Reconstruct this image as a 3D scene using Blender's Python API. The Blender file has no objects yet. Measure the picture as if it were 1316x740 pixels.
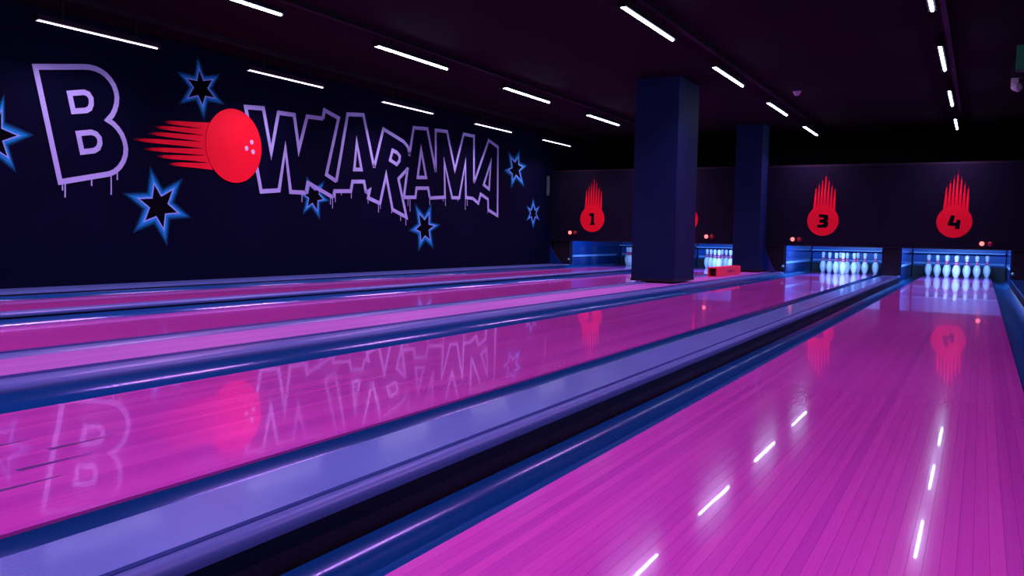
import bpy, bmesh, math, random
from mathutils import Vector, Matrix
random.seed(7)
scn = bpy.context.scene
C = scn.collection

# ------------------------------------------------------------------ camera
def make_camera():
    f, yaw, pitch, roll = 1100.0, 0.49976, 0.06201, 0.01878
    fw = Vector((-math.sin(yaw) * math.cos(pitch), math.cos(yaw) * math.cos(pitch), -math.sin(pitch)))
    r = Vector((math.cos(yaw), math.sin(yaw), 0.0))
    u = r.cross(fw)
    c, s = math.cos(roll), math.sin(roll)
    r2, u2 = c * r + s * u, -s * r + c * u
    d = bpy.data.cameras.new('camera')
    d.sensor_fit = 'HORIZONTAL'
    d.sensor_width = 36.0
    d.lens = f / 1316.0 * 36.0
    d.clip_start, d.clip_end = 0.05, 100.0
    o = bpy.data.objects.new('camera', d)
    C.objects.link(o)
    m = Matrix((r2, u2, -fw)).transposed().to_4x4()
    m.translation = (0.35047, 0.0, 0.59121)
    o.matrix_world = m
    scn.camera = o
make_camera()

# ------------------------------------------------------------------ world, exposure, lamp colours
w = bpy.data.worlds.new('world'); scn.world = w; w.use_nodes = True
bg = w.node_tree.nodes['Background']
bg.inputs[0].default_value = (0.0, 0.0, 0.0, 1); bg.inputs[1].default_value = 0.0   # windowless hall
scn.view_settings.view_transform = 'Standard'
scn.view_settings.look = 'None'
scn.view_settings.exposure = 0.0
scn.view_settings.gamma = 1.0
scn.view_settings.use_curve_mapping = False
scn.cycles.use_denoising = True
scn.cycles.max_bounces = 8
scn.cycles.sample_clamp_indirect = 8.0
LAMP_BLUE = (0.88, 0.30, 1.0)      # the two rows over lanes 3 and 4
LAMP_PINK = (1.0, 0.36, 1.0)      # the row over lanes 1 and 2
LAMP_UV = (1.0, 0.45, 0.95)        # thin tubes hung along the painted wall
P_BLUE, P_PINK, P_UV = 23.0, 40.0, 12.0   # watts per tube
DECK_COL, P_DECK = (0.17, 0.40, 1.0), 75.0

# ---- mural tracing on the wall plane: (along wall y, height z) in metres
LETTERS = {'B': [(1, [(4.622, 1.973), (5.084, 2.055), (5.144, 2.062), (5.205, 2.058), (5.257, 2.045), (5.309, 2.021), (5.354, 1.984), (5.392, 1.936), (5.415, 1.883), (5.425, 1.828), (5.42, 1.771), (5.403, 1.712), (5.372, 1.653), (5.325, 1.602), (5.384, 1.574), (5.431, 1.536), (5.474, 1.484), (5.504, 1.42), (5.518, 1.354), (5.511, 1.287), (5.488, 1.227), (5.448, 1.17), (5.394, 1.124), (5.34, 1.098), (4.838, 0.989)]), (1, [(4.939, 1.792), (5.081, 1.824), (5.125, 1.815), (5.153, 1.779), (5.156, 1.728), (5.139, 1.685), (5.103, 1.662), (4.975, 1.637)]), (1, [(5.02, 1.442), (5.153, 1.468), (5.202, 1.457), (5.234, 1.424), (5.24, 1.374), (5.221, 1.329), (5.179, 1.301), (5.057, 1.277)])], 'W': [(0, [(8.34, 1.998), (8.054, 1.986), (7.912, 1.575), (7.829, 1.976), (7.567, 1.968), (7.451, 1.495), (7.325, 1.986), (7.056, 1.963), (7.292, 1.035), (7.579, 1.063), (7.682, 1.562), (7.771, 1.055), (8.037, 1.059)])], 'L': [(0, [(8.34, 1.998), (8.368, 2.105), (8.639, 2.042), (8.41, 1.307), (8.6, 1.236)]), (0, [(8.037, 1.059), (8.072, 1.183), (8.541, 1.025)])], 'A1': [(0, [(8.6, 1.231), (8.817, 2.113), (9.141, 2.147), (9.378, 1.469)]), (0, [(8.543, 1.026), (8.569, 1.107), (8.892, 1.124), (8.925, 1.251), (9.163, 1.266), (9.208, 1.118)]), (1, [(9.005, 1.771), (9.108, 1.423), (8.958, 1.412)])], 'R': [(0, [(9.378, 1.469), (9.575, 2.013), (10.047, 1.89), (10.154, 1.829), (10.202, 1.713)]), (0, [(9.208, 1.118), (9.287, 1.156), (9.255, 1.053), (9.515, 0.989), (9.649, 1.385), (9.804, 0.914), (10.14, 0.816), (9.936, 1.353), (10.144, 1.504)]), (1, [(9.791, 1.742), (9.897, 1.719), (9.962, 1.673), (9.955, 1.608), (9.892, 1.553), (9.735, 1.601)])], 'A2': [(0, [(10.19, 1.701), (10.292, 2.113), (10.641, 2.139), (10.879, 1.519)]), (0, [(10.158, 1.53), (10.069, 1.099), (10.356, 1.113), (10.383, 1.247), (10.68, 1.264), (10.73, 1.119)]), (1, [(10.488, 1.814), (10.626, 1.42), (10.406, 1.405)])], 'M': [(0, [(10.879, 1.519), (10.864, 2.143), (11.177, 2.16), (11.415, 1.593), (11.66, 2.174), (11.975, 2.176), (11.998, 1.422)]), (0, [(10.73, 1.119), (11.144, 1.152), (11.114, 1.682), (11.35, 1.153), (11.556, 1.162), (11.726, 1.733), (11.755, 1.176), (11.974, 1.17)])], 'A3': [(0, [(11.998, 1.422), (12.449, 2.159), (12.765, 2.075), (12.791, 0.913), (12.473, 1.001), (12.457, 1.18), (12.214, 1.254), (12.148, 1.098), (11.974, 1.17)]), (1, [(12.53, 1.799), (12.491, 1.349), (12.309, 1.412)])]}
DRIPS = [[(4.861, 0.972), (4.86, 0.915)], [(4.886, 0.988), (4.884, 0.853)], [(5.151, 1.051), (5.15, 0.973)], [(5.355, 1.093), (5.353, 0.9)], [(5.422, 1.117), (5.421, 1.044)], [(7.97, 1.043), (7.97, 0.941)], [(8.49, 1.033), (8.491, 0.933)], [(8.532, 1.015), (8.533, 0.884)], [(8.586, 1.078), (8.587, 0.967)], [(8.704, 1.104), (8.704, 1.059)], [(8.902, 1.114), (8.903, 1.03)], [(9.255, 1.053), (9.256, 0.978)], [(9.485, 0.995), (9.487, 0.863)], [(9.526, 0.985), (9.527, 0.915)], [(9.785, 0.925), (9.786, 0.859)], [(10.001, 0.848), (10.002, 0.76)], [(10.128, 0.816), (10.13, 0.7)], [(10.176, 1.108), (10.178, 0.982)], [(10.226, 1.11), (10.23, 0.904)], [(10.73, 1.119), (10.733, 1.014)], [(11.099, 1.145), (11.1, 1.085)], [(11.161, 1.148), (11.164, 1.019)], [(11.517, 1.16), (11.519, 1.103)], [(11.742, 1.171), (11.748, 0.978)], [(11.8, 1.174), (11.804, 1.044)], [(12.464, 0.995), (12.465, 0.946)]]
BALL = (6.889, 1.514)
STREAKS = [[(5.943, 1.662), (6.545, 1.69)], [(5.829, 1.6), (6.545, 1.622)], [(5.756, 1.529), (6.544, 1.552)], [(5.577, 1.45), (6.544, 1.484)], [(5.7, 1.369), (6.544, 1.414)], [(5.859, 1.31), (6.543, 1.341)], [(5.998, 1.246), (6.58, 1.267)]]
HOLES = [(7.141, 1.582), (7.063, 1.505), (7.162, 1.475)]
STARS = [[(4.327, 1.568), (4.324, 1.409), (4.47, 1.362), (4.331, 1.3), (4.376, 1.163), (4.29, 1.212), (4.227, 1.119), (4.225, 1.25), (4.128, 1.326), (4.213, 1.336), (4.217, 1.518), (4.258, 1.419)], [(6.407, 2.271), (6.465, 2.16), (6.594, 2.192), (6.524, 2.087), (6.626, 1.998), (6.491, 1.996), (6.454, 1.891), (6.392, 1.989), (6.254, 1.943), (6.334, 2.065), (6.247, 2.145), (6.379, 2.146)], [(5.838, 1.041), (5.925, 0.919), (6.074, 0.996), (6.008, 0.843), (6.138, 0.751), (5.975, 0.735), (5.952, 0.574), (5.861, 0.705), (5.718, 0.654), (5.78, 0.792), (5.648, 0.88), (5.812, 0.893)], [(8.105, 1.155), (8.202, 1.097), (8.296, 1.134), (8.276, 1.055), (8.366, 0.99), (8.256, 0.971), (8.251, 0.843), (8.156, 0.935), (8.064, 0.882), (8.093, 0.996), (7.985, 1.036), (8.076, 1.054)], [(10.449, 0.891), (10.604, 0.791), (10.716, 0.894), (10.72, 0.728), (10.88, 0.708), (10.722, 0.64), (10.757, 0.486), (10.62, 0.55), (10.519, 0.467), (10.495, 0.607), (10.364, 0.646), (10.493, 0.712)], [(13.238, 1.936), (13.383, 1.874), (13.505, 1.97), (13.519, 1.842), (13.682, 1.812), (13.547, 1.737), (13.646, 1.561), (13.436, 1.654), (13.328, 1.551), (13.302, 1.666), (13.146, 1.718), (13.297, 1.772)], [(14.124, 1.158), (14.202, 1.053), (14.313, 1.102), (14.229, 1.0), (14.312, 0.913), (14.207, 0.941), (14.138, 0.823), (14.065, 0.937), (13.961, 0.903), (14.034, 0.994), (13.953, 1.084), (14.06, 1.048)]]

# ------------------------------------------------------------------ helpers
def tag(o, label=None, cat=None, group=None, kind=None):
    if label: o['label'] = label
    if cat: o['category'] = cat
    if group: o['group'] = group
    if kind: o['kind'] = kind
    return o

def empty(name, loc=(0, 0, 0)):
    o = bpy.data.objects.new(name, None); C.objects.link(o); o.location = loc
    o.empty_display_size = 0.1
    return o

def link(name, me, m=None, parent=None, loc=None):
    o = bpy.data.objects.new(name, me); C.objects.link(o)
    if m is not None and not me.materials: me.materials.append(m)
    if parent is not None: o.parent = parent
    if loc is not None: o.location = loc
    return o

def mesh(name, v, f, smooth=False):
    me = bpy.data.meshes.new(name); me.from_pydata([tuple(a) for a in v], [], f); me.update()
    bm = bmesh.new(); bm.from_mesh(me); bmesh.ops.recalc_face_normals(bm, faces=bm.faces); bm.to_mesh(me); bm.free()
    if smooth:
        for p in me.polygons: p.use_smooth = True
    return me

def box_me(name, x0, x1, y0, y1, z0, z1, bev=0.0):
    bm = bmesh.new(); bmesh.ops.create_cube(bm, size=1.0)
    for v in bm.verts:
        v.co = Vector(((x0 + x1) / 2 + v.co.x * (x1 - x0), (y0 + y1) / 2 + v.co.y * (y1 - y0), (z0 + z1) / 2 + v.co.z * (z1 - z0)))
    if bev:
        bmesh.ops.bevel(bm, geom=bm.edges[:], offset=bev, segments=2, affect='EDGES', profile=0.5)
    me = bpy.data.meshes.new(name); bm.to_mesh(me); bm.free()
    return me

def box(name, x0, x1, y0, y1, z0, z1, m, parent=None, bev=0.0):
    return link(name, box_me(name, x0, x1, y0, y1, z0, z1, bev), m, parent)

def extrude_y(name, prof, y0, y1, m, parent=None, smooth=False):
    """closed profile of (x, z), extruded along the lanes"""
    n = len(prof)
    v = [(x, y0, z) for x, z in prof] + [(x, y1, z) for x, z in prof]
    f = [(i, (i + 1) % n, n + (i + 1) % n, n + i) for i in range(n)]
    f += [tuple(range(n - 1, -1, -1)), tuple(range(n, 2 * n))]
    me = mesh(name, v, f)
    if smooth:
        for p in me.polygons:
            if len(p.vertices) == 4: p.use_smooth = True
        me.set_sharp_from_angle(angle=math.radians(40))
    return link(name, me, m, parent)

def extrude_dir(name, poly, to3, m, parent=None, t=0.003):
    """closed 2D polygon, thickened along the third axis given by to3(a, b, depth)"""
    n = len(poly)
    v = [to3(a, b, 0.0) for a, b in poly] + [to3(a, b, t) for a, b in poly]
    f = [(i, (i + 1) % n, n + (i + 1) % n, n + i) for i in range(n)]
    f += [tuple(range(n)), tuple(range(n, 2 * n))]
    return link(name, mesh(name, v, f), m, parent)

def ribbon(pts, w, closed):
    """2D stroke with mitred corners -> list of quads as (a, b, c, d) points"""
    P = [Vector(p) for p in pts]; n = len(P)
    def nrm(a, b):
        d = (b - a).normalized(); return Vector((-d.y, d.x))
    L, R = [], []
    for i in range(n):
        if closed or 0 < i < n - 1:
            n1, n2 = nrm(P[i - 1], P[i]), nrm(P[i], P[(i + 1) % n])
            s = n1 + n2
            if s.length < 0.12: s = n1
            s.normalize(); k = min(1.0 / max(s.dot(n1), 0.2), 3.6)
            d = s * k
        else:
            d = nrm(P[0], P[1]) if i == 0 else nrm(P[-2], P[-1])
        L.append(P[i] + d * w / 2); R.append(P[i] - d * w / 2)
    return L, R, (n if closed else n - 1)

def stroke_mesh(name, strokes, w, to3, t=0.002):
    v, f = [], []
    for closed, pts in strokes:
        L, R, segs = ribbon(pts, w, closed); n = len(pts); b = len(v)
        for i in range(n):
            v += [to3(*L[i], t), to3(*R[i], t), to3(*L[i], 0.0), to3(*R[i], 0.0)]
        for i in range(segs):
            p, q = b + 4 * i, b + 4 * ((i + 1) % n)
            f += [(p, p + 1, q + 1, q), (p, q, q + 2, p + 2), (p + 1, p + 3, q + 3, q + 1)]
        if not closed:
            f += [(b, b + 2, b + 3, b + 1), (b + 4 * n - 4, b + 4 * n - 3, b + 4 * n - 1, b + 4 * n - 2)]
    return mesh(name, v, f)

def disc_pts(a, b, r, n=48):
    return [(a + r * math.cos(2 * math.pi * i / n), b + r * math.sin(2 * math.pi * i / n)) for i in range(n)]

def lathe_me(name, prof, n=24):
    v, f = [], []
    for r, z in prof:
        for i in range(n):
            a = 2 * math.pi * i / n
            v.append((r * math.cos(a), r * math.sin(a), z))
    for k in range(len(prof) - 1):
        for i in range(n):
            j = (i + 1) % n
            f.append((k * n + i, k * n + j, (k + 1) * n + j, (k + 1) * n + i))
    f.append(tuple(range(n - 1, -1, -1))); f.append(tuple(range((len(prof) - 1) * n, len(prof) * n)))
    return mesh(name, v, f, smooth=True)

# ------------------------------------------------------------------ materials
def pbr(name, col, rough=0.5, spec=0.5, coat=0.0, coat_rough=0.05, metal=0.0, emit=None, estr=0.0):
    m = bpy.data.materials.new(name); m.use_nodes = True
    b = m.node_tree.nodes['Principled BSDF']
    b.inputs['Base Color'].default_value = (*col, 1)
    b.inputs['Roughness'].default_value = rough
    b.inputs['Specular IOR Level'].default_value = spec
    b.inputs['Coat Weight'].default_value = coat
    b.inputs['Coat Roughness'].default_value = coat_rough
    b.inputs['Metallic'].default_value = metal
    if emit:
        b.inputs['Emission Color'].default_value = (*emit, 1); b.inputs['Emission Strength'].default_value = estr
    return m

def nd(nt, t, **kw):
    n = nt.nodes.new(t)
    for k, v in kw.items(): setattr(n, k, v)
    return n

def painted(name, col, var=0.25, scale=6.0, rough=0.6, bump=0.05, spec=0.3):
    """matt paint: cloudy tone variation and fine roller texture"""
    m = pbr(name, col, rough, spec); nt = m.node_tree; b = nt.nodes['Principled BSDF']
    tc = nd(nt, 'ShaderNodeTexCoord'); no = nd(nt, 'ShaderNodeTexNoise'); no.inputs['Scale'].default_value = scale; no.inputs['Detail'].default_value = 5
    nt.links.new(tc.outputs['Object'], no.inputs['Vector'])
    mx = nd(nt, 'ShaderNodeMix', data_type='RGBA')
    mx.inputs[6].default_value = (*[c * (1 - var) for c in col], 1); mx.inputs[7].default_value = (*[min(1, c * (1 + var)) for c in col], 1)
    nt.links.new(no.outputs['Fac'], mx.inputs[0]); nt.links.new(mx.outputs[2], b.inputs['Base Color'])
    n2 = nd(nt, 'ShaderNodeTexNoise'); n2.inputs['Scale'].default_value = 180
    nt.links.new(tc.outputs['Object'], n2.inputs['Vector'])
    bp = nd(nt, 'ShaderNodeBump'); bp.inputs['Strength'].default_value = bump; bp.inputs['Distance'].default_value = 0.002
    nt.links.new(n2.outputs['Fac'], bp.inputs['Height']); nt.links.new(bp.outputs['Normal'], b.inputs['Normal'])
    return m

def wood(name, c1, c2, rough, coat, coat_rough):
    """lacquered board: tone by board, long grain streaks, slight waviness of the lacquer"""
    m = pbr(name, c1, rough, 0.45, coat, coat_rough); nt = m.node_tree; b = nt.nodes['Principled BSDF']
    oi = nd(nt, 'ShaderNodeObjectInfo'); tc = nd(nt, 'ShaderNodeTexCoord')
    add = nd(nt, 'ShaderNodeVectorMath', operation='ADD'); sc = nd(nt, 'ShaderNodeVectorMath', operation='SCALE'); sc.inputs[3].default_value = 37.0
    cmb = nd(nt, 'ShaderNodeCombineXYZ')
    for i in range(3): nt.links.new(oi.outputs['Random'], cmb.inputs[i])
    nt.links.new(cmb.outputs[0], sc.inputs[0]); nt.links.new(tc.outputs['Object'], add.inputs[0]); nt.links.new(sc.outputs[0], add.inputs[1])
    mp = nd(nt, 'ShaderNodeMapping'); mp.inputs['Scale'].default_value = (140, 2.2, 40)
    nt.links.new(add.outputs[0], mp.inputs['Vector'])
    no = nd(nt, 'ShaderNodeTexNoise'); no.inputs['Scale'].default_value = 1.0; no.inputs['Detail'].default_value = 4
    nt.links.new(mp.outputs[0], no.inputs['Vector'])
    mx = nd(nt, 'ShaderNodeMix', data_type='RGBA'); mx.inputs[6].default_value = (*c1, 1); mx.inputs[7].default_value = (*c2, 1)
    ma = nd(nt, 'ShaderNodeMath', operation='MULTIPLY_ADD'); ma.inputs[1].default_value = 0.9; ma.inputs[2].default_value = -0.28
    ad = nd(nt, 'ShaderNodeMath', operation='MULTIPLY_ADD', use_clamp=True); ad.inputs[1].default_value = 0.62
    nt.links.new(no.outputs['Fac'], ma.inputs[0]); nt.links.new(oi.outputs['Random'], ad.inputs[0]); nt.links.new(ma.outputs[0], ad.inputs[2])
    nt.links.new(ad.outputs[0], mx.inputs[0]); nt.links.new(mx.outputs[2], b.inputs['Base Color'])
    m2 = nd(nt, 'ShaderNodeMapping'); m2.inputs['Scale'].default_value = (16, 2.5, 1)
    nt.links.new(tc.outputs['Object'], m2.inputs['Vector'])
    n2 = nd(nt, 'ShaderNodeTexNoise'); n2.inputs['Scale'].default_value = 1.0; n2.inputs['Detail'].default_value = 1
    nt.links.new(m2.outputs[0], n2.inputs['Vector'])
    bp = nd(nt, 'ShaderNodeBump'); bp.inputs['Strength'].default_value = 0.012; bp.inputs['Distance'].default_value = 0.01
    nt.links.new(n2.outputs['Fac'], bp.inputs['Height']); nt.links.new(bp.outputs['Normal'], b.inputs['Coat Normal'])
    return m

def ribbed(name, col, rough):
    """moulded cap: fine cross ribs"""
    m = pbr(name, col, rough, 0.5); nt = m.node_tree; b = nt.nodes['Principled BSDF']
    tc = nd(nt, 'ShaderNodeTexCoord'); wv = nd(nt, 'ShaderNodeTexWave', wave_type='BANDS', bands_direction='Y')
    wv.inputs['Scale'].default_value = 38.0
    nt.links.new(tc.outputs['Object'], wv.inputs['Vector'])
    bp = nd(nt, 'ShaderNodeBump'); bp.inputs['Strength'].default_value = 0.05; bp.inputs['Distance'].default_value = 0.002
    nt.links.new(wv.outputs['Fac'], bp.inputs['Height']); nt.links.new(bp.outputs['Normal'], b.inputs['Normal'])
    no = nd(nt, 'ShaderNodeTexNoise'); no.inputs['Scale'].default_value = 3.0
    nt.links.new(tc.outputs['Object'], no.inputs['Vector'])
    mx = nd(nt, 'ShaderNodeMix', data_type='RGBA'); mx.inputs[6].default_value = (*[c * .8 for c in col], 1); mx.inputs[7].default_value = (*[min(1, c * 1.15) for c in col], 1)
    nt.links.new(no.outputs['Fac'], mx.inputs[0]); nt.links.new(mx.outputs[2], b.inputs['Base Color'])
    return m

def spray(name, col):
    """airbrushed paint whose cover thins out: vertex attribute 'cover' is the paint's density"""
    m = bpy.data.materials.new(name); m.use_nodes = True; nt = m.node_tree; b = nt.nodes['Principled BSDF']
    b.inputs['Base Color'].default_value = (*col, 1); b.inputs['Roughness'].default_value = 0.7; b.inputs['Specular IOR Level'].default_value = 0.2
    at = nd(nt, 'ShaderNodeAttribute', attribute_name='cover')
    pw = nd(nt, 'ShaderNodeMath', operation='POWER'); pw.inputs[1].default_value = 1.5
    nt.links.new(at.outputs['Fac'], pw.inputs[0]); nt.links.new(pw.outputs[0], b.inputs['Alpha'])
    return m

BLACK = painted('black_paint', (0.010, 0.009, 0.020), 0.2)
WALLP = painted('wall_black_paint', (0.0010, 0.003, 0.017), 0.25, 2.0, 0.8, 0.05, 0.05)
CEIL = painted('ceiling_black_paint', (0.009, 0.004, 0.008), 0.3, 2.0, 0.9, 0.05, 0.05)
COLP = painted('column_paint', (0.0028, 0.017, 0.060), 0.2, 3.0, 0.6, 0.05, 0.15)
MASKP = painted('mask_black_print', (0.0025, 0.005, 0.014), 0.2, 3.0, 0.6, 0.05, 0.15)
FLOORP = painted('dark_floor', (0.01, 0.01, 0.015), 0.2, 4.0)
LANE = wood('lane_boards', (0.46, 0.064, 0.41), (0.66, 0.112, 0.49), 0.125, 0.58, 0.02)
STRIP = wood('divider_boards', (0.30, 0.10, 0.38), (0.38, 0.145, 0.44), 0.5, 0.15, 0.2)
GUTTER = pbr('gutter_blue_plastic', (0.003, 0.070, 0.19), 0.18, 0.8)
GUTTER.node_tree.nodes['Principled BSDF'].inputs['Specular Tint'].default_value = (0.45, 0.6, 1.0, 1)
CAP = ribbed('cap_lavender', (0.13, 0.29, 0.56), 0.30)
CAP.node_tree.nodes['Principled BSDF'].inputs['Coat Weight'].default_value = 0.8
CAP.node_tree.nodes['Principled BSDF'].inputs['Coat Roughness'].default_value = 0.09
LIP = pbr('lip_lavender', (0.060, 0.14, 0.31), 0.36, 0.35)
GROOVE = pbr('groove_blue', (0.003, 0.020, 0.14), 0.5, 0.12)
BODY = pbr('divider_black', (0.012, 0.010, 0.016), 0.5, 0.3)
DART = pbr('dart_ink', (0.05, 0.01, 0.12), 0.4)
LETTER = painted('letter_lavender_paint', (0.42, 0.62, 0.86), 0.08, 8.0, 0.7, 0.03)
RED = painted('red_paint', (0.95, 0.003, 0.022), 0.04, 5.0, 0.6, 0.03)
STARLINE = painted('star_line_paint', (0.24, 0.60, 1.0), 0.05, 8.0, 0.7, 0.03)
STARFILL = painted('star_black_paint', (0.002, 0.003, 0.006), 0.1, 6.0, 0.9, 0.02, 0.03)
GLOW = spray('star_airbrush_blue', (0.01, 0.55, 1.0))
REDSPRAY = spray('red_airbrush', (0.95, 0.006, 0.03))
HOLE = painted('hole_white_paint', (0.62, 0.75, 0.80), 0.05)
HOUS = pbr('lamp_housing_black', (0.006, 0.005, 0.010), 0.6, 0.2)
DIFF_B = pbr('lamp_diffuser_blue', (0.6, 0.6, 0.8), 0.4, emit=(0.55, 0.66, 1.0), estr=25.0)
DIFF_U = pbr('lamp_diffuser_violet', (0.6, 0.6, 0.8), 0.4, emit=(0.75, 0.62, 1.0), estr=8.0)
PIN = pbr('pin_white', (0.88, 0.86, 0.84), 0.25, 0.5, 0.5, 0.05)
PINRED = pbr('pin_red', (0.75, 0.02, 0.12), 0.3, 0.5)
KICK = pbr('kickback_blue', (0.004, 0.035, 0.17), 0.14, 0.5)
CURT = pbr('pit_curtain_blue', (0.006, 0.075, 0.34), 0.3, 0.4)
KRAIL = pbr('kickback_rail', (0.25, 0.45, 0.75), 0.25, 0.5)
TUBE = pbr('deck_tube', (0.6, 0.7, 0.9), 0.4, emit=(0.45, 0.65, 1.0), estr=8.0)
LAMPON = pbr('indicator_lit', (0.8, 0.1, 0.1), 0.3, emit=(1.0, 0.16, 0.13), estr=2.4)
LAMPOFF = pbr('indicator_dim', (0.25, 0.01, 0.02), 0.3, emit=(0.5, 0.01, 0.03), estr=0.12)
GREEN = pbr('sensor_green', (0.15, 0.4, 0.32), 0.4)
REDBOX = pbr('red_plastic', (0.95, 0.02, 0.03), 0.4, 0.5)
REDDARK = pbr('red_plastic_dark_print', (0.35, 0.01, 0.05), 0.5)
SIGN = pbr('sign_green', (0.01, 0.10, 0.06), 0.5, emit=(0.02, 0.25, 0.15), estr=0.05)
SIGNEDGE = pbr('sign_edge', (0.06, 0.14, 0.10), 0.5)
WHITEP = pbr('off_white_plastic', (0.55, 0.52, 0.6), 0.4)
CHROME = pbr('pale_lens_ring', (0.8, 0.8, 0.8), 0.2, metal=0.6)

# ------------------------------------------------------------------ layout (metres; lane surface z = 0, lanes run along +Y)
XW, XR = -6.95, 1.95              # painted wall, right wall
YB, YF = 18.9, -5.0               # back wall, wall behind
ZF, ZC = -0.17, 2.50              # floor slab, ceiling
Y0, Y1 = -2.5, 17.35              # lanes
YM = 14.90                        # front face of the masking panels
HEAD = 16.23                      # head pins
LW, GW = 1.054, 0.235
LANES = {1: -5.79, 2: -4.08, 3: -1.794, 4: 0.0}
H = LW / 2

# ------------------------------------------------------------------ the room
tag(box('floor', XW - 0.2, XR + 0.2, YF, YB, ZF - 0.1, ZF, FLOORP), kind='structure')
tag(box('ceiling', XW - 0.2, XR + 0.2, YF, YB, ZC, ZC + 0.1, CEIL), kind='structure')
wall_left = tag(box('wall_left', XW - 0.2, XW, YF, YB, ZF, ZC, WALLP), 'black wall painted with a bowling mural of letters, stars and a red ball', kind='structure')
tag(box('wall_right', XR, XR + 0.2, YF, YB, ZF, ZC, BLACK), kind='structure')
tag(box('wall_back', XW, XR, YB - 0.0, YB + 0.2, ZF, ZC, BLACK), kind='structure')
tag(box('wall_front', XW, XR, YF - 0.2, YF, ZF, ZC, BLACK), kind='structure')
tag(box('floor_approach', XW, XR, YF, Y0 - 0.06, ZF, 0.0, FLOORP), kind='structure')

# ------------------------------------------------------------------ mural on wall_left
def onwall(lift):
    return lambda y, z, t: (XW + lift + t, y, z)

LET_LAB = {'B': 'large lavender outline letter B', 'W': 'lavender outline letter W behind the red ball', 'L': 'lavender outline letter L', 'A1': 'first lavender outline letter A, right of the L',
           'R': 'lavender outline letter R', 'A2': 'second lavender outline letter A, right of the R', 'M': 'lavender outline letter M', 'A3': 'last lavender outline letter A at the far end'}
for k, st in LETTERS.items():
    o = link('painted_letter', stroke_mesh('painted_letter', st, 0.050, onwall(0.006)), LETTER, wall_left)
    o['label'] = LET_LAB[k]
for a, b in DRIPS:
    ln = a[1] - b[1]
    link('paint_drip', stroke_mesh('paint_drip', [(0, [a, (a[0], b[1] + ln * 0.3), b])], 0.013, onwall(0.005), 0.0015), LETTER, wall_left)

def cover_mesh(name, v, f, cov):
    me = bpy.data.meshes.new(name); me.from_pydata(v, [], f); me.update()
    at = me.attributes.new('cover', 'FLOAT', 'POINT')
    for i, c in enumerate(cov): at.data[i].value = c
    return me

STAR_LAB = ['blue glowing star cut by the left edge of the photo', 'faint blue star high up above the red ball', 'blue star below the red ball streaks', 'blue star half hidden under the letters W and L',
            'blue star hanging below the letter A right of the R', 'blue star to the right of the last letter A', 'small blue star lowest and nearest the far corner']
for si, S in enumerate(STARS):
    P = [Vector(p) for p in S]; n = 12
    cen = sum(P, Vector((0, 0))) / n
    rad = sum((P[i] - cen).length for i in range(0, n, 2)) / 6
    root = extrude_dir('painted_star', [tuple(p) for p in P], onwall(0.0030), STARFILL, wall_left, 0.0008)
    root['label'] = STAR_LAB[si]
    link('star_outline', stroke_mesh('star_outline', [(1, S)], rad * 0.062, onwall(0.0042), 0.0008), STARLINE, root)
    # airbrushed halo: bands outwards from the outline
    v, f, cov = [], [], []
    for k, (g, c) in enumerate(((0.0, 1.0), (0.25, 0.85), (0.6, 0.42), (1.0, 0.0))):
        for i in range(n):
            d = (P[i] - cen).normalized()
            ext = rad * (0.80 if i % 2 == 0 else 0.36)
            # tips spread sideways by bending the direction little; valleys stay shallow
            q = P[i] + d * ext * g
            v.append((XW + 0.0020, q.x, q.y)); cov.append(c)
    for k in range(3):
        for i in range(n):
            j = (i + 1) % n
            f.append((k * n + i, k * n + j, (k + 1) * n + j, (k + 1) * n + i))
    link('star_halo', cover_mesh('star_halo', v, f, cov), GLOW, root)

ball = extrude_dir('painted_ball', disc_pts(BALL[0], BALL[1], 0.404, 72), onwall(0.010), RED, wall_left, 0.002)
ball['label'] = 'big flat red bowling ball standing for the letter O'
for (a, b) in HOLES:
    link('finger_hole', extrude_dir('finger_hole', disc_pts(a, b, 0.027, 20), onwall(0.0125), HOLE, None, 0.001).data, HOLE, ball)
for o in [o for o in C.objects if o.name.startswith('finger_hole') and o.parent is None]:
    bpy.data.objects.remove(o)
for (t, e) in STREAKS:
    t, e = Vector(t), Vector(e); d = (e - t); nv = Vector((-d.y, d.x)).normalized()
    v, f, cov = [], [], []
    for u, wd, c in ((0, 0.008, 0.0), (0.14, 0.032, 0.7), (0.32, 0.044, 1.0), (0.65, 0.055, 1.0), (0.88, 0.068, 1.0), (1.0, 0.080, 1.0)):
        p = t + d * u
        for s in (-1, 1):
            q = p + nv * s * wd / 2
            v.append((XW + 0.008, q.x, q.y)); cov.append(c)
    for i in range(5): f.append((2 * i, 2 * i + 1, 2 * i + 3, 2 * i + 2))
    link('ball_streak', cover_mesh('ball_streak', v, f, cov), REDSPRAY, ball)

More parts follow.
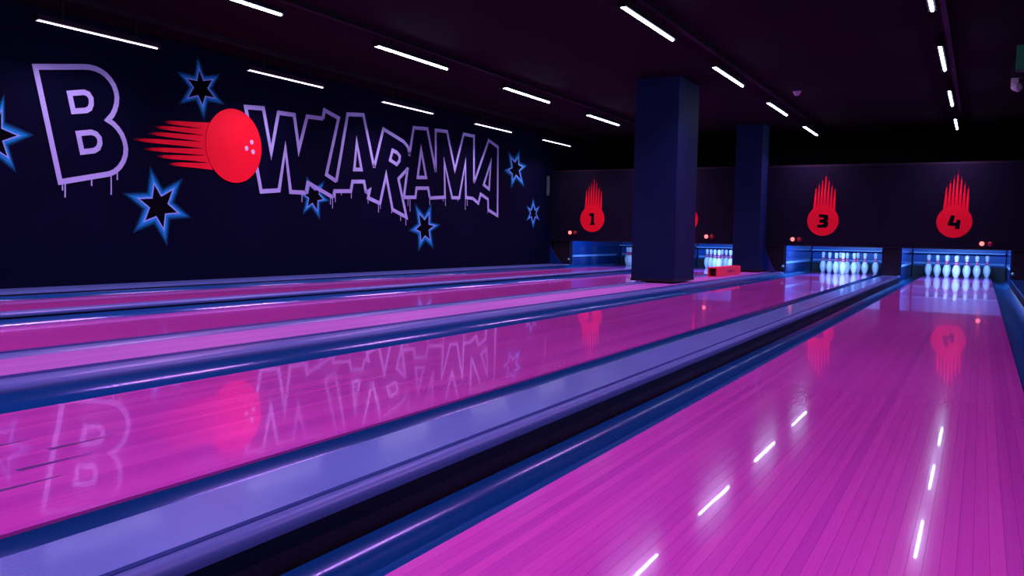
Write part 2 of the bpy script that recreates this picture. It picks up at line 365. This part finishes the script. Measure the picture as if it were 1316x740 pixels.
# ------------------------------------------------------------------ lanes
NB = 39; BW = LW / NB
board_me = box_me('board', -BW / 2 + 0.0002, BW / 2 - 0.0002, Y0, Y1, -0.03, 0.0)
board_me.materials.append(LANE)
LANE_LAB = {1: 'pink lit bowling lane nearest the painted wall, under the red number 1', 2: 'pink lit bowling lane between the lane at the wall and the black column',
            3: 'pink lit bowling lane under the red number 3, with dark dart marks', 4: 'widest pink bowling lane in the foreground, under the red number 4'}
lane_objs = {}
for k, cx in LANES.items():
    t = tag(empty('bowling_lane', (cx, 0, ZF)), LANE_LAB[k], 'bowling lane', 'bowling lanes')
    lane_objs[k] = t
    box('lane_bed', -H + 0.012, H - 0.012, Y0, Y1, 0.0, -ZF - 0.0301, BODY, t)
    for i in range(NB):
        link('board', board_me, None, t, (-H + BW * (i + 0.5), 0, -ZF))
    if k == 3:
        for j, (dx, y) in enumerate(((0.0, 1.38), (-0.145, 1.22), (0.125, 1.22), (0.25, 1.05), (-0.29, 1.05))):
            v = [(dx - 0.010, y, -ZF + 0.0006), (dx + 0.010, y, -ZF + 0.0006), (dx + 0.006, y + 0.09, -ZF + 0.0006), (dx + 0.0015, y + 0.20, -ZF + 0.0006), (dx - 0.0015, y + 0.20, -ZF + 0.0006), (dx - 0.006, y + 0.09, -ZF + 0.0006)]
            v2 = [(a, b, c - 0.0005) for a, b, c in v]
            f = [tuple(range(6)), tuple(range(11, 5, -1))] + [(i, (i + 1) % 6, 6 + (i + 1) % 6, 6 + i) for i in range(6)]
            link('dart_mark', mesh('dart_mark', v + v2, f), DART, t)

# ------------------------------------------------------------------ gutters
def gutter(xc, side, label, far=-0.045):
    """xc = lane edge; side -1: gutter to the left of the lane"""
    n = 14; out, inn = [], []
    for i in range(n + 1):
        u = i / n
        x = xc + side * (0.004 + u * (GW - 0.008))
        base = -0.006 * (1 - u) + far * u
        z = base - 0.058 * math.sin(math.pi * u) ** 0.6
        out.append((x, z)); inn.append((x, z - 0.008))
    g = tag(empty('gutter', (0, 0, ZF)), label, 'gutter', 'gutters beside the lanes')
    ch = extrude_y('channel', [(x, z - ZF) for x, z in out + inn[::-1]], Y0, Y1, GUTTER, g, True)
    box('channel_foot', xc + side * GW / 2 - 0.03, xc + side * GW / 2 + 0.03, Y0, Y1, 0.0, 0.052, BODY, g)
    return g
for k, cx in LANES.items():
    nm = {1: 'lane at the painted wall', 2: 'lane left of the black column', 3: 'lane numbered 3', 4: 'foreground lane numbered 4'}[k]
    gutter(cx - H, -1, 'glossy dark blue gutter along the left edge of the ' + nm, -0.045 if k == 4 else 0.018)
    gutter(cx + H, 1, 'glossy dark blue gutter along the right edge of the ' + nm)

# ------------------------------------------------------------------ dividers between the lanes
YD = YM + 0.03
def lip_prof(x0, x1, z0, z1):
    """rounded moulding between x0 and x1"""
    n = 8; w_ = x1 - x0; pr = [(x0, z0)]
    for i in range(n + 1):
        a = math.pi - math.pi * i / n
        pr.append(((x0 + x1) / 2 + math.cos(a) * w_ / 2, z0 + 0.35 * (z1 - z0) + math.sin(a) * 0.65 * (z1 - z0)))
    pr.append((x1, z0))
    return pr

def flat_lip(x0, x1):
    return [(x0, 0.013), (x0, 0.049), (x0 + 0.004, 0.051), (x0 + 0.030, 0.051), (x1 - 0.035, 0.048), (x1 - 0.012, 0.041), (x1 - 0.002, 0.032), (x1, 0.022), (x1, 0.013)]

def cap_divider(xa, xb, label, mc=None, ml=None):
    t = tag(empty('lane_divider', (0, 0, ZF)), label, 'lane divider', 'lane dividers')
    s = -ZF
    box('divider_body', xa + 0.006, xb - 0.008, Y0, YD, 0.0, 0.034 + s, BODY, t)
    extrude_y('cap_panel', [(xa, 0.028 + s), (xa, 0.046 + s), (xa + 0.006, 0.050 + s), (xb - 0.068, 0.050 + s), (xb - 0.068, 0.0345 + s), (xa + 0.0055, 0.0345 + s), (xa + 0.0055, 0.028 + s)], Y0, YD, mc or CAP, t)
    box('groove_strip', xb - 0.0675, xb - 0.052, Y0, YD, 0.0345 + s, 0.043 + s, GROOVE, t)
    extrude_y('edge_lip', [(x, z + s) for x, z in lip_prof(xb - 0.0515, xb + 0.004, 0.030, 0.058)], Y0, YD, ml or LIP, t, True)
    return t
cap_divider(LANES[3] + H + GW, LANES[4] - H - GW, 'flat lavender divider cap between the lanes numbered 3 and 4')
cap_divider(LANES[1] + H + GW, LANES[2] - H - GW, 'flat lavender divider cap between the two lanes nearest the painted wall')
cap_divider(LANES[4] + H + GW, LANES[4] + H + GW + 0.30, 'glossy dark blue divider cap on the right side of the foreground lane', GUTTER, GUTTER)

# wall side rail
t = tag(empty('wall_rail', (0, 0, ZF)), 'thin lavender ledge running along the foot of the painted wall', 'rail')
box('rail_body', XW, LANES[1] - H - GW - 0.006, Y0, YD, 0.0, 0.034 - ZF, BODY, t)
extrude_y('edge_lip', [(x, z - ZF) for x, z in [(XW, 0.0345), (XW, 0.05), (LANES[1] - H - GW - 0.02, 0.05), (LANES[1] - H - GW - 0.004, 0.044), (LANES[1] - H - GW, 0.03), (LANES[1] - H - GW - 0.0055, 0.03), (LANES[1] - H - GW - 0.0055, 0.0345)]], Y0, YD, LIP, t)

# wide wooden strip that carries the columns
xa, xb = LANES[2] + H + GW, LANES[3] - H - GW
t = tag(empty('wooden_strip', (0, 0, ZF)), 'pale magenta wooden strip carrying the black columns between lanes', 'lane divider', 'lane dividers')
s = -ZF
box('divider_body', xa + 0.006, xb - 0.008, Y0, YD, 0.0, 0.012 + s, BODY, t)
nb = 6; ba, bb = xa + 0.165, xb - 0.168
for i in range(nb):
    w_ = (bb - ba) / nb
    box('board', ba + w_ * i + 0.0005, ba + w_ * (i + 1) - 0.0005, Y0, YD, 0.0121 + s, 0.042 + s, STRIP, t)
for x0 in (xa, bb):
    box('groove_strip', x0 + 0.002, x0 + 0.066, Y0, YD, 0.0121 + s, 0.0505 + s, GROOVE, t)
    extrude_y('edge_lip', [(x, z + s) for x, z in flat_lip(x0 + 0.0665, x0 + 0.164 + (0.006 if x0 == bb else -0.003))], Y0, YD, LIP, t, True)

# right ledge up to the right wall
tag(box('side_ledge', LANES[4] + H + GW + 0.31, XR - 0.004, Y0, YD, ZF + 0.001, 0.03, BODY), 'black ledge between the right divider and the right wall', 'ledge')

# ------------------------------------------------------------------ columns
def column(x0, x1, y0, y1, z0, label):
    t = tag(empty('column', ((x0 + x1) / 2, (y0 + y1) / 2, z0)), label, 'column', 'black columns')
    hx, hy = (x1 - x0) / 2, (y1 - y0) / 2
    box('shaft', -hx, hx, -hy, hy, 0.0, ZC - z0, COLP, t, 0.006)
    box('base_trim', -hx - 0.004, hx + 0.004, -hy - 0.004, hy + 0.004, 0.0, 0.03, BODY, t)
    return t
column(-3.39, -2.845, 9.88, 10.68, 0.0625, 'big black square column standing on the wooden strip in mid hall')
column(-3.32, -2.88, 14.45, 14.93, 0.0625, 'smaller dark column at the far end beside the masking panels')

# ------------------------------------------------------------------ masking panels with numbers
def onmask(lift):
    return lambda x, z, t: (x, YM - lift - t, z)
DIGITS = {
    1: [[(-0.30, 0.50), (0.16, 0.50), (0.16, -0.36), (0.26, -0.36), (0.26, -0.5), (-0.22, -0.5), (-0.22, -0.36), (-0.12, -0.36), (-0.12, 0.26), (-0.30, 0.26)]],
    2: [[(-0.36, 0.5), (0.36, 0.5), (0.36, -0.02), (0.0, -0.2), (0.38, -0.2), (0.38, -0.5), (-0.38, -0.5), (-0.38, -0.14), (0.06, 0.1), (0.06, 0.22), (-0.36, 0.22)]],
    3: [[(-0.30, 0.52), (0.34, 0.46), (0.40, 0.36), (0.40, 0.10), (0.32, 0.0), (0.42, -0.10), (0.40, -0.36), (0.26, -0.50), (-0.40, -0.50), (-0.42, -0.28), (0.04, -0.24), (0.08, -0.14), (-0.26, -0.12), (-0.24, 0.10), (0.06, 0.12), (0.06, 0.24), (-0.32, 0.28)]],
    4: [[(-0.22, 0.50), (0.04, 0.46), (-0.06, -0.02), (0.12, -0.04), (0.16, 0.18), (0.42, 0.14), (0.36, -0.5), (0.06, -0.48), (0.06, -0.28), (-0.42, -0.24), (-0.40, -0.02)]],
}
def masking(x0, x1, items, label):
    t = tag(empty('masking_panel', ((x0 + x1) / 2, YM, 0.51)), label, 'wall panel', 'masking panels over the pins')
    cx, cz = (x0 + x1) / 2, 0.51
    p = box('panel', x0, x1, YM, YM + 0.03, 0.51, 1.81, MASKP, None)
    p.parent = t; p.location = (-cx, -YM, -cz)
    def put(o, par=t):
        o.parent = par
        if par is t: o.location = (-cx, -YM, -cz)
        return o
    put(box('top_rail', x0, x1, YM, YM + 0.042, 1.8105, 1.84, BODY))
    put(box('bottom_rail', x0, x1, YM, YM + 0.036, 0.495, 0.5095, BODY))
    for num, ex in items:
        ez = 0.92
        d = put(extrude_dir('number_disc', disc_pts(ex, ez, 0.247, 56), onmask(0.0012), RED, None, 0.0010))
        d['label'] = 'red disc with black number %d and rising red streaks' % num
        for j, tip in enumerate((0.60, 0.68, 0.755, 0.83, 0.745, 0.645, 0.58)):
            sx = ex + (j - 3) * 0.050 + 0.012; lean = 0.014
            v, f, cov = [], [], []
            for u, wd, c in ((0.0, 0.052, 1.0), (0.12, 0.046, 1.0), (0.5, 0.030, 1.0), (0.8, 0.017, 0.75), (1.0, 0.004, 0.0)):
                z = ez + 0.16 + (tip - 0.16) * u
                for sg in (-1, 1):
                    v.append((sx + lean * u + sg * wd / 2, YM - 0.0010, z)); cov.append(c)
            for i in range(4): f.append((2 * i, 2 * i + 1, 2 * i + 3, 2 * i + 2))
            put(link('rising_streak', cover_mesh('rising_streak', v, f, cov), REDSPRAY), d)
        for poly in DIGITS[num]:
            put(extrude_dir('numeral', [(ex + a * 0.21, ez - 0.005 + b * 0.22) for a, b in poly], onmask(0.0026), STARFILL, None, 0.0006), d)
    return t
masking(XW, -3.325, ((1, -6.09), (2, -4.31)), 'black masking panel with red numbers 1 and 2, left of the far column')
masking(-2.875, XR, ((3, -1.96), (4, -0.03)), 'black masking panel with red numbers 3 and 4, right of the far column')

def dome_me(name, r, n=14):
    return lathe_me(name, [(r, 0.0), (r * 0.96, r * 0.3), (r * 0.8, r * 0.6), (r * 0.5, r * 0.87), (r * 0.15, r * 0.98)], n)
dm = dome_me('lamp_dome', 0.034); rg = lathe_me('lamp_ring', [(0.042, 0.0), (0.042, 0.010), (0.034, 0.012)], 16)
for num, x, z in ((1, -6.54, 0.655), (2, -3.90, 0.625), (3, -2.43, 0.605), (4, 0.36, 0.59)):
    t = tag(empty('indicator_lamps', (x, YM - 0.0033, z)), 'pair of small round red ball indicator lamps by number %s' % ('one', 'two', 'three', 'four')[num - 1], 'indicator light', 'ball indicator lamps')
    box('base_plate', -0.050, 0.160, 0.0, 0.0033, -0.045, 0.045, BODY, t)
    for j, m in enumerate((LAMPON, LAMPOFF)):
        r_ = link('lamp_ring' if j == 0 else 'lamp_ring', rg, BODY, t, (0.105 * j, 0, 0)); r_.rotation_euler = (math.pi / 2, 0, 0)
        me = dm if j == 0 else dm.copy()
        if j == 1: me.materials.clear()
        o = link('lamp_dome', me, m, t, (0.105 * j, -0.010, 0)); o.rotation_euler = (math.pi / 2, 0, 0)
        if num == 4 and j == 1: o.location.x = 0.11

# ------------------------------------------------------------------ pin decks
def kickback(x0, x1, label, fins=(), eye=None):
    t = tag(empty('kickback', ((x0 + x1) / 2, 15.0, ZF)), label, 'partition', 'kickback partitions beside the pins')
    cx = (x0 + x1) / 2; h = -ZF
    y0, y1 = YM + 0.045, 18.2
    box('core', x0 - cx + 0.012, x1 - cx - 0.012, y0 - 15, y1 - 15, 0.0, 0.95 + h, BODY, t)
    for sgn in (-1, 1):
        xs = (x0 - cx) if sgn < 0 else (x1 - cx)
        a, b = (xs, xs + 0.0115) if sgn < 0 else (xs - 0.0115, xs)
        box('side_plate', a, b, y0 + 0.03 - 15, y1 - 15, 0.0, 0.94 + h, KICK, t)
        a, b = (xs - 0.010, xs - 0.0005) if sgn < 0 else (xs + 0.0005, xs + 0.010)
        box('side_rail', a, b, y0 + 0.10 - 15, 17.3 - 15, 0.19 + h, 0.225 + h, KRAIL, t)
        box('front_post', a, b, y0 + 0.04 - 15, y0 + 0.085 - 15, 0.06 + h, 0.94 + h, BODY, t)
    if eye is not None:
        e = link('sensor_eye', lathe_me('sensor_eye', [(0.024, 0.0), (0.024, 0.008), (0.012, 0.016)], 14), GREEN, t, (eye - cx, y0 - 15, 0.14 + h))
        e.rotation_euler = (math.pi / 2, 0, 0)
    return t
kickback(XW + 0.015, LANES[1] - H - GW, 'dark partition beside the pins at the painted wall', eye=LANES[1] - H - GW - 0.03)
kickback(LANES[1] + H + GW, LANES[2] - H - GW, 'dark partition beside the pins between lane 1 and lane 2')
kickback(LANES[2] + H + GW, LANES[3] - H - GW, 'dark partition beside the pins behind the far column', eye=LANES[3] - H - GW - 0.03)
kickback(LANES[3] + H + GW, LANES[4] - H - GW, 'dark partition beside the pins between numbers 3 and 4')
kickback(LANES[4] + H + GW, LANES[4] + H + GW + 0.30, 'dark partition beside the pins right of number 4', eye=LANES[4] + H + GW + 0.03)

def fin(x0, x1, z1, y, label):
    pts = [(x0, 0.0)] + [(x0 + (x1 - x0) * (i / 10) ** 1.0, z1 * (1 - (i / 10)) ** 1.7 + 0.0) for i in range(11)]
    t = tag(empty('corner_fin', (0, y, 0.0625)), label, 'panel', 'blue corner fins')
    n = len(pts)
    v = [(a, 0, b) for a, b in pts] + [(a, 0.02, b) for a, b in pts]
    f = [tuple(range(n)), tuple(range(2 * n - 1, n - 1, -1))] + [(i, (i + 1) % n, n + (i + 1) % n, n + i) for i in range(n)]
    link('fin_plate', mesh('fin_plate', v, f), KICK, t)
    box('fin_foot', x0, x1, -0.01, 0.03, -0.012, -0.0002, BODY, t)
fin(-2.875, -2.66, 0.42, YM - 0.05, 'blue curved triangular panel at the foot of the far column')
fin(XW + 0.005, XW + 0.30, 0.36, YM - 0.05, 'blue curved triangular panel in the corner by the painted wall')

LABN = {1: 'the lane beside the painted wall', 2: 'the lane behind the red box', 3: 'the lane numbered three', 4: 'the lane numbered four'}
for k, cx in LANES.items():
    t = tag(empty('pin_pit', (cx, 17.4, ZF)), 'dark blue lit pit behind the pins of ' + LABN[k], 'pit', 'pits behind the pins')
    h = -ZF; hw = H + GW - 0.012
    box('cushion', -hw, hw, 0.12, 0.30, 0.0, 0.17 + h, BODY, t)
    box('curtain', -hw, hw, 0.20, 0.24, 0.1701 + h, 0.93 + h, CURT, t)
    box('rear_rail', -hw + 0.02, hw - 0.02, 0.165, 0.1995, 0.20 + h, 0.235 + h, KRAIL, t)
    box('rear_bar', -hw + 0.02, hw - 0.02, 0.0, 0.06, 0.40 + h, 0.42 + h, KRAIL, t)
    box('cover', -hw, hw, YM + 0.05 - 17.4, 0.25, 0.951 + h, 0.99 + h, BODY, t)  # unseen roof, added to keep the deck lamp's light from spilling upward
    # lamp over the pin deck, hidden behind the masking panel
    t = tag(empty('pin_deck_lamp', (cx, YM + 0.16, 0.80)), 'bluish lamp hidden above the pins of ' + LABN[k], 'lamp', 'pin deck lamps')
    box('housing', -0.55, 0.55, -0.05, 0.05, 0.03, 0.15, HOUS, t)
    tb = lathe_me('tube', [(0.013, -0.5), (0.013, 0.5)], 12)
    o = link('tube', tb, TUBE, t, (0, 0.0, 0.010)); o.rotation_euler = (0, math.pi / 2, 0)
    L = bpy.data.lights.new('deck_light', 'AREA'); L.shape = 'RECTANGLE'; L.size = 1.0; L.size_y = 0.06; L.energy = P_DECK * (0.4 if k == 1 else 1.0); L.color = DECK_COL
    lo = bpy.data.objects.new('deck_light', L); C.objects.link(lo); lo.parent = t; lo.location = (0, 0.015, -0.008)
    lo.rotation_euler = (math.radians(38), 0, 0)

IN = 0.0254
pin_prof = [(2.031, 0.0), (2.40, 0.25), (2.828, 0.75), (3.40, 1.5), (3.906, 2.25), (4.510, 3.375), (4.766, 4.5), (4.70, 5.2), (4.563, 5.875), (4.15, 6.6), (3.703, 7.25), (3.0, 8.0), (2.472, 8.625), (1.965, 9.375), (1.797, 10.0), (1.870, 10.875), (2.094, 11.75), (2.406, 12.625), (2.547, 13.5), (2.40, 14.2), (1.9, 14.7), (1.1, 14.95), (0.2, 15.0)]
def rad_at(h):
    for (d0, h0), (d1, h1) in zip(pin_prof, pin_prof[1:]):
        if h0 <= h <= h1: return (d0 + (d1 - d0) * (h - h0) / (h1 - h0)) / 2 * IN
pin_me = lathe_me('pin_body', [(d / 2 * IN, h_ * IN) for d, h_ in pin_prof], 24); pin_me.materials.append(PIN)
bands = []
for h0, h1 in ((8.55, 9.6), (9.85, 10.9)):
    pts = [(rad_at(h0) - 0.001, h0 * IN)] + [(rad_at(h0 + (h1 - h0) * i / 4) + 0.0007, (h0 + (h1 - h0) * i / 4) * IN) for i in range(5)] + [(rad_at(h1) - 0.001, h1 * IN)]
    me = lathe_me('neck_stripe', pts, 24); me.materials.append(PINRED); bands.append(me)
SP, RW = 0.1524, 0.264
PINS = [(0, 0, 'head pin at the front'), (-1, 1, 'second row, left'), (1, 1, 'second row, right'), (-2, 2, 'third row, left end'), (0, 2, 'third row, middle'), (2, 2, 'third row, right end'),
        (-3, 3, 'back row, left corner'), (-1, 3, 'back row, inner left'), (1, 3, 'back row, inner right'), (3, 3, 'back row, right corner')]
PSH = {1: 0.07, 2: 0.06, 3: 0.0, 4: 0.0}
PLAB = {1: 'rack below number one', 2: 'rack behind the red box', 3: 'rack below number three', 4: 'rack below number four'}
for k, cx in LANES.items():
    for dx, dy, nm in PINS:
        t = tag(empty('bowling_pin', (cx + PSH[k] + dx * SP, HEAD + dy * RW, 0.0)), 'white bowling pin with red neck, %s, %s' % (nm, PLAB[k]), 'bowling pin', 'pins, ' + PLAB[k])
        link('body', pin_me, None, t)
        for b in bands: link('neck_stripe', b, None, t)

# ------------------------------------------------------------------ long red box on the strip
t = tag(empty('red_box', (-3.02, 12.15, 0.0425)), 'long low red box lying on the wooden strip in front of the pins', 'box')
bx0, bx1, ln, hh = -0.06, 0.07, 1.38, 0.135
box('side_panel', bx1 - 0.010, bx1, 0.0, ln, 0.0, hh, REDBOX, t)
box('side_panel', bx0, bx0 + 0.010, 0.0, ln, 0.0, hh, REDBOX, t)
box('top_panel', bx0 + 0.0102, bx1 - 0.0102, 0.03, ln, hh - 0.014, hh - 0.001, REDBOX, t)
box('bottom_panel', bx0 + 0.0102, bx1 - 0.0102, 0.0, ln, 0.0, 0.010, REDBOX, t)
box('inner_block', bx0 + 0.0102, bx1 - 0.0102, 0.09, 0.12, 0.0102, hh - 0.0142, BODY, t)
box('end_panel', bx0 + 0.0102, bx1 - 0.0102, ln - 0.012, ln, 0.0102, hh - 0.0142, REDBOX, t)
box('side_print', bx1 + 0.0002, bx1 + 0.0012, ln * 0.42, ln * 0.68, hh * 0.36, hh * 0.62, REDDARK, t)

# ------------------------------------------------------------------ ceiling tubes
TL = 1.25; ZL = 2.365; ZLW = 2.25
hous_me = box_me('housing', -0.030, 0.030, -TL / 2, TL / 2, 0.006, 0.050, 0.004); hous_me.materials.append(HOUS)
end_me = box_me('end_cap', -0.031, 0.031, -0.006, 0.006, -0.006, 0.051); end_me.materials.append(HOUS)
hang_me = box_me('hanger', -0.008, 0.008, -0.012, 0.012, 0.0505, ZC - ZL); hang_me.materials.append(HOUS)
hang2_me = box_me('hanger', -0.008, 0.008, -0.012, 0.012, 0.0505, ZC - ZLW); hang2_me.materials.append(HOUS)
def diff(m, k=0.8):
    prof = [(-0.016, 0.0055), (-0.015, -0.005), (-0.010, -0.010), (0.0, -0.012), (0.010, -0.010), (0.015, -0.005), (0.016, 0.0055)]
    n = len(prof); kz = 1.0 if k > 0.6 else 0.55
    v = [(x * k, -TL / 2 + 0.007, z * kz) for x, z in prof] + [(x * k, TL / 2 - 0.007, z * kz) for x, z in prof]
    f = [(i, (i + 1) % n, n + (i + 1) % n, n + i) for i in range(n)] + [tuple(range(n)), tuple(range(2 * n - 1, n - 1, -1))]
    me = mesh('diffuser', v, f); me.materials.append(m); return me
D_B, D_U = diff(DIFF_B), diff(DIFF_U, 0.5)
ORD = ['farthest', 'second from the far end', 'third from the far end', 'fourth from the far end', 'fifth from the far end', 'sixth from the far end', 'seventh from the far end']
ROWS = [(-0.06, 14.5, 2.58, 'row over the foreground lane', LAMP_BLUE, P_BLUE, D_B), (-2.165, 14.62, 2.57, 'row right of the black column', LAMP_BLUE, P_BLUE, D_B),
        (-4.80, 14.75, 2.50, 'row left of the black column', LAMP_PINK, P_PINK, D_B), (-6.42, 13.97, 2.272, 'thin row along the painted wall', LAMP_UV, P_UV, D_U)]
for ri, (x, y1, st, nm, colr, pw, dme) in enumerate(ROWS):
    tr = tag(box('lamp_track', x + 0.040, x + 0.085, -3.0, 15.7, ZC - 0.045, ZC, HOUS), 'black cable track on the ceiling beside the ' + nm, 'cable track', 'ceiling cable tracks')
    for j in range(7):
        y = y1 - st * j
        zl = ZLW if ri == 3 else ZL
        t = tag(empty('tube_light', (x, y, zl)), 'glowing ceiling tube, %s in the %s' % (ORD[j], nm), 'ceiling light', 'ceiling tubes, ' + nm)
        link('housing', hous_me, None, t); link('diffuser', dme, None, t)
        for s in (-1, 1):
            link('end_cap', end_me, None, t, (0, s * (TL / 2 - 0.0), 0)); link('hanger', hang_me if ri < 3 else hang2_me, None, t, (0, s * TL * 0.3, 0))
        L = bpy.data.lights.new('tube_glow', 'AREA'); L.shape = 'RECTANGLE'; L.size = 0.012 if ri == 3 else 0.024; L.size_y = TL - 0.03; L.energy = pw; L.color = colr
        L.spread = math.radians(136)
        if ri == 3: t.scale = (1, 0.936, 1)
        lo = bpy.data.objects.new('tube_glow', L); C.objects.link(lo); lo.parent = t; lo.location = (0, 0, -0.0135)

# ------------------------------------------------------------------ small things on ceiling and wall
t = tag(empty('smoke_detector', (-1.81, 11.49, ZC)), 'small pale round smoke detector on the dark ceiling', 'smoke detector')
o = link('base', lathe_me('base', [(0.055, 0.0), (0.055, 0.018), (0.045, 0.026)], 20), WHITEP, t); o.rotation_euler = (math.pi, 0, 0)
o = link('sensor_cap', lathe_me('sensor_cap', [(0.034, 0.0265), (0.032, 0.045), (0.022, 0.056)], 20), WHITEP, t); o.rotation_euler = (math.pi, 0, 0)

t = tag(empty('security_camera', (0.60, 10.4, ZC)), 'small grey security camera hanging below the green sign', 'security camera')
box('mount', -0.055, 0.045, -0.04, 0.04, -0.19, 0.0, BODY, t)
box('bracket', -0.055, 0.015, -0.045, 0.045, -0.25, -0.1905, WHITEP, t, 0.008)
o = link('body', lathe_me('body', [(0.03, -0.07), (0.042, -0.05), (0.045, 0.03), (0.036, 0.05)], 18), WHITEP, t, (0.0, -0.03, -0.285)); o.rotation_euler = (math.radians(105), 0, math.radians(20))
o = link('lens_ring', lathe_me('lens_ring', [(0.034, 0.0505), (0.036, 0.060), (0.024, 0.062)], 18), CHROME, t, (0.0, -0.03, -0.285)); o.rotation_euler = (math.radians(105), 0, math.radians(20))

t = tag(empty('exit_sign', (0.55, 9.0, ZC)), 'dim green hanging sign at the upper right edge of the photo', 'sign')
box('sign_face', 0.0, 0.42, -0.02, 0.02, -0.345, -0.13, SIGN, t)
box('sign_edge', 0.0, 0.42, -0.022, 0.022, -0.365, -0.3455, SIGNEDGE, t)
for x in (0.10, 0.32): box('hanger', x - 0.006, x + 0.006, -0.006, 0.006, -0.13, 0.0, BODY, t)

t = tag(empty('wall_sliver', (XW, 14.72, 1.36)), 'narrow pale green upright strip in the far corner of the painted wall', 'wall plate')
box('sliver', 0.0, 0.015, -0.05, 0.05, 0.0, 0.36, SIGNEDGE, t, 0.003)  # thin pale green upright strip against the wall
box('sliver_trim', 0.0, 0.018, -0.055, 0.055, -0.012, -0.0003, BODY, t)
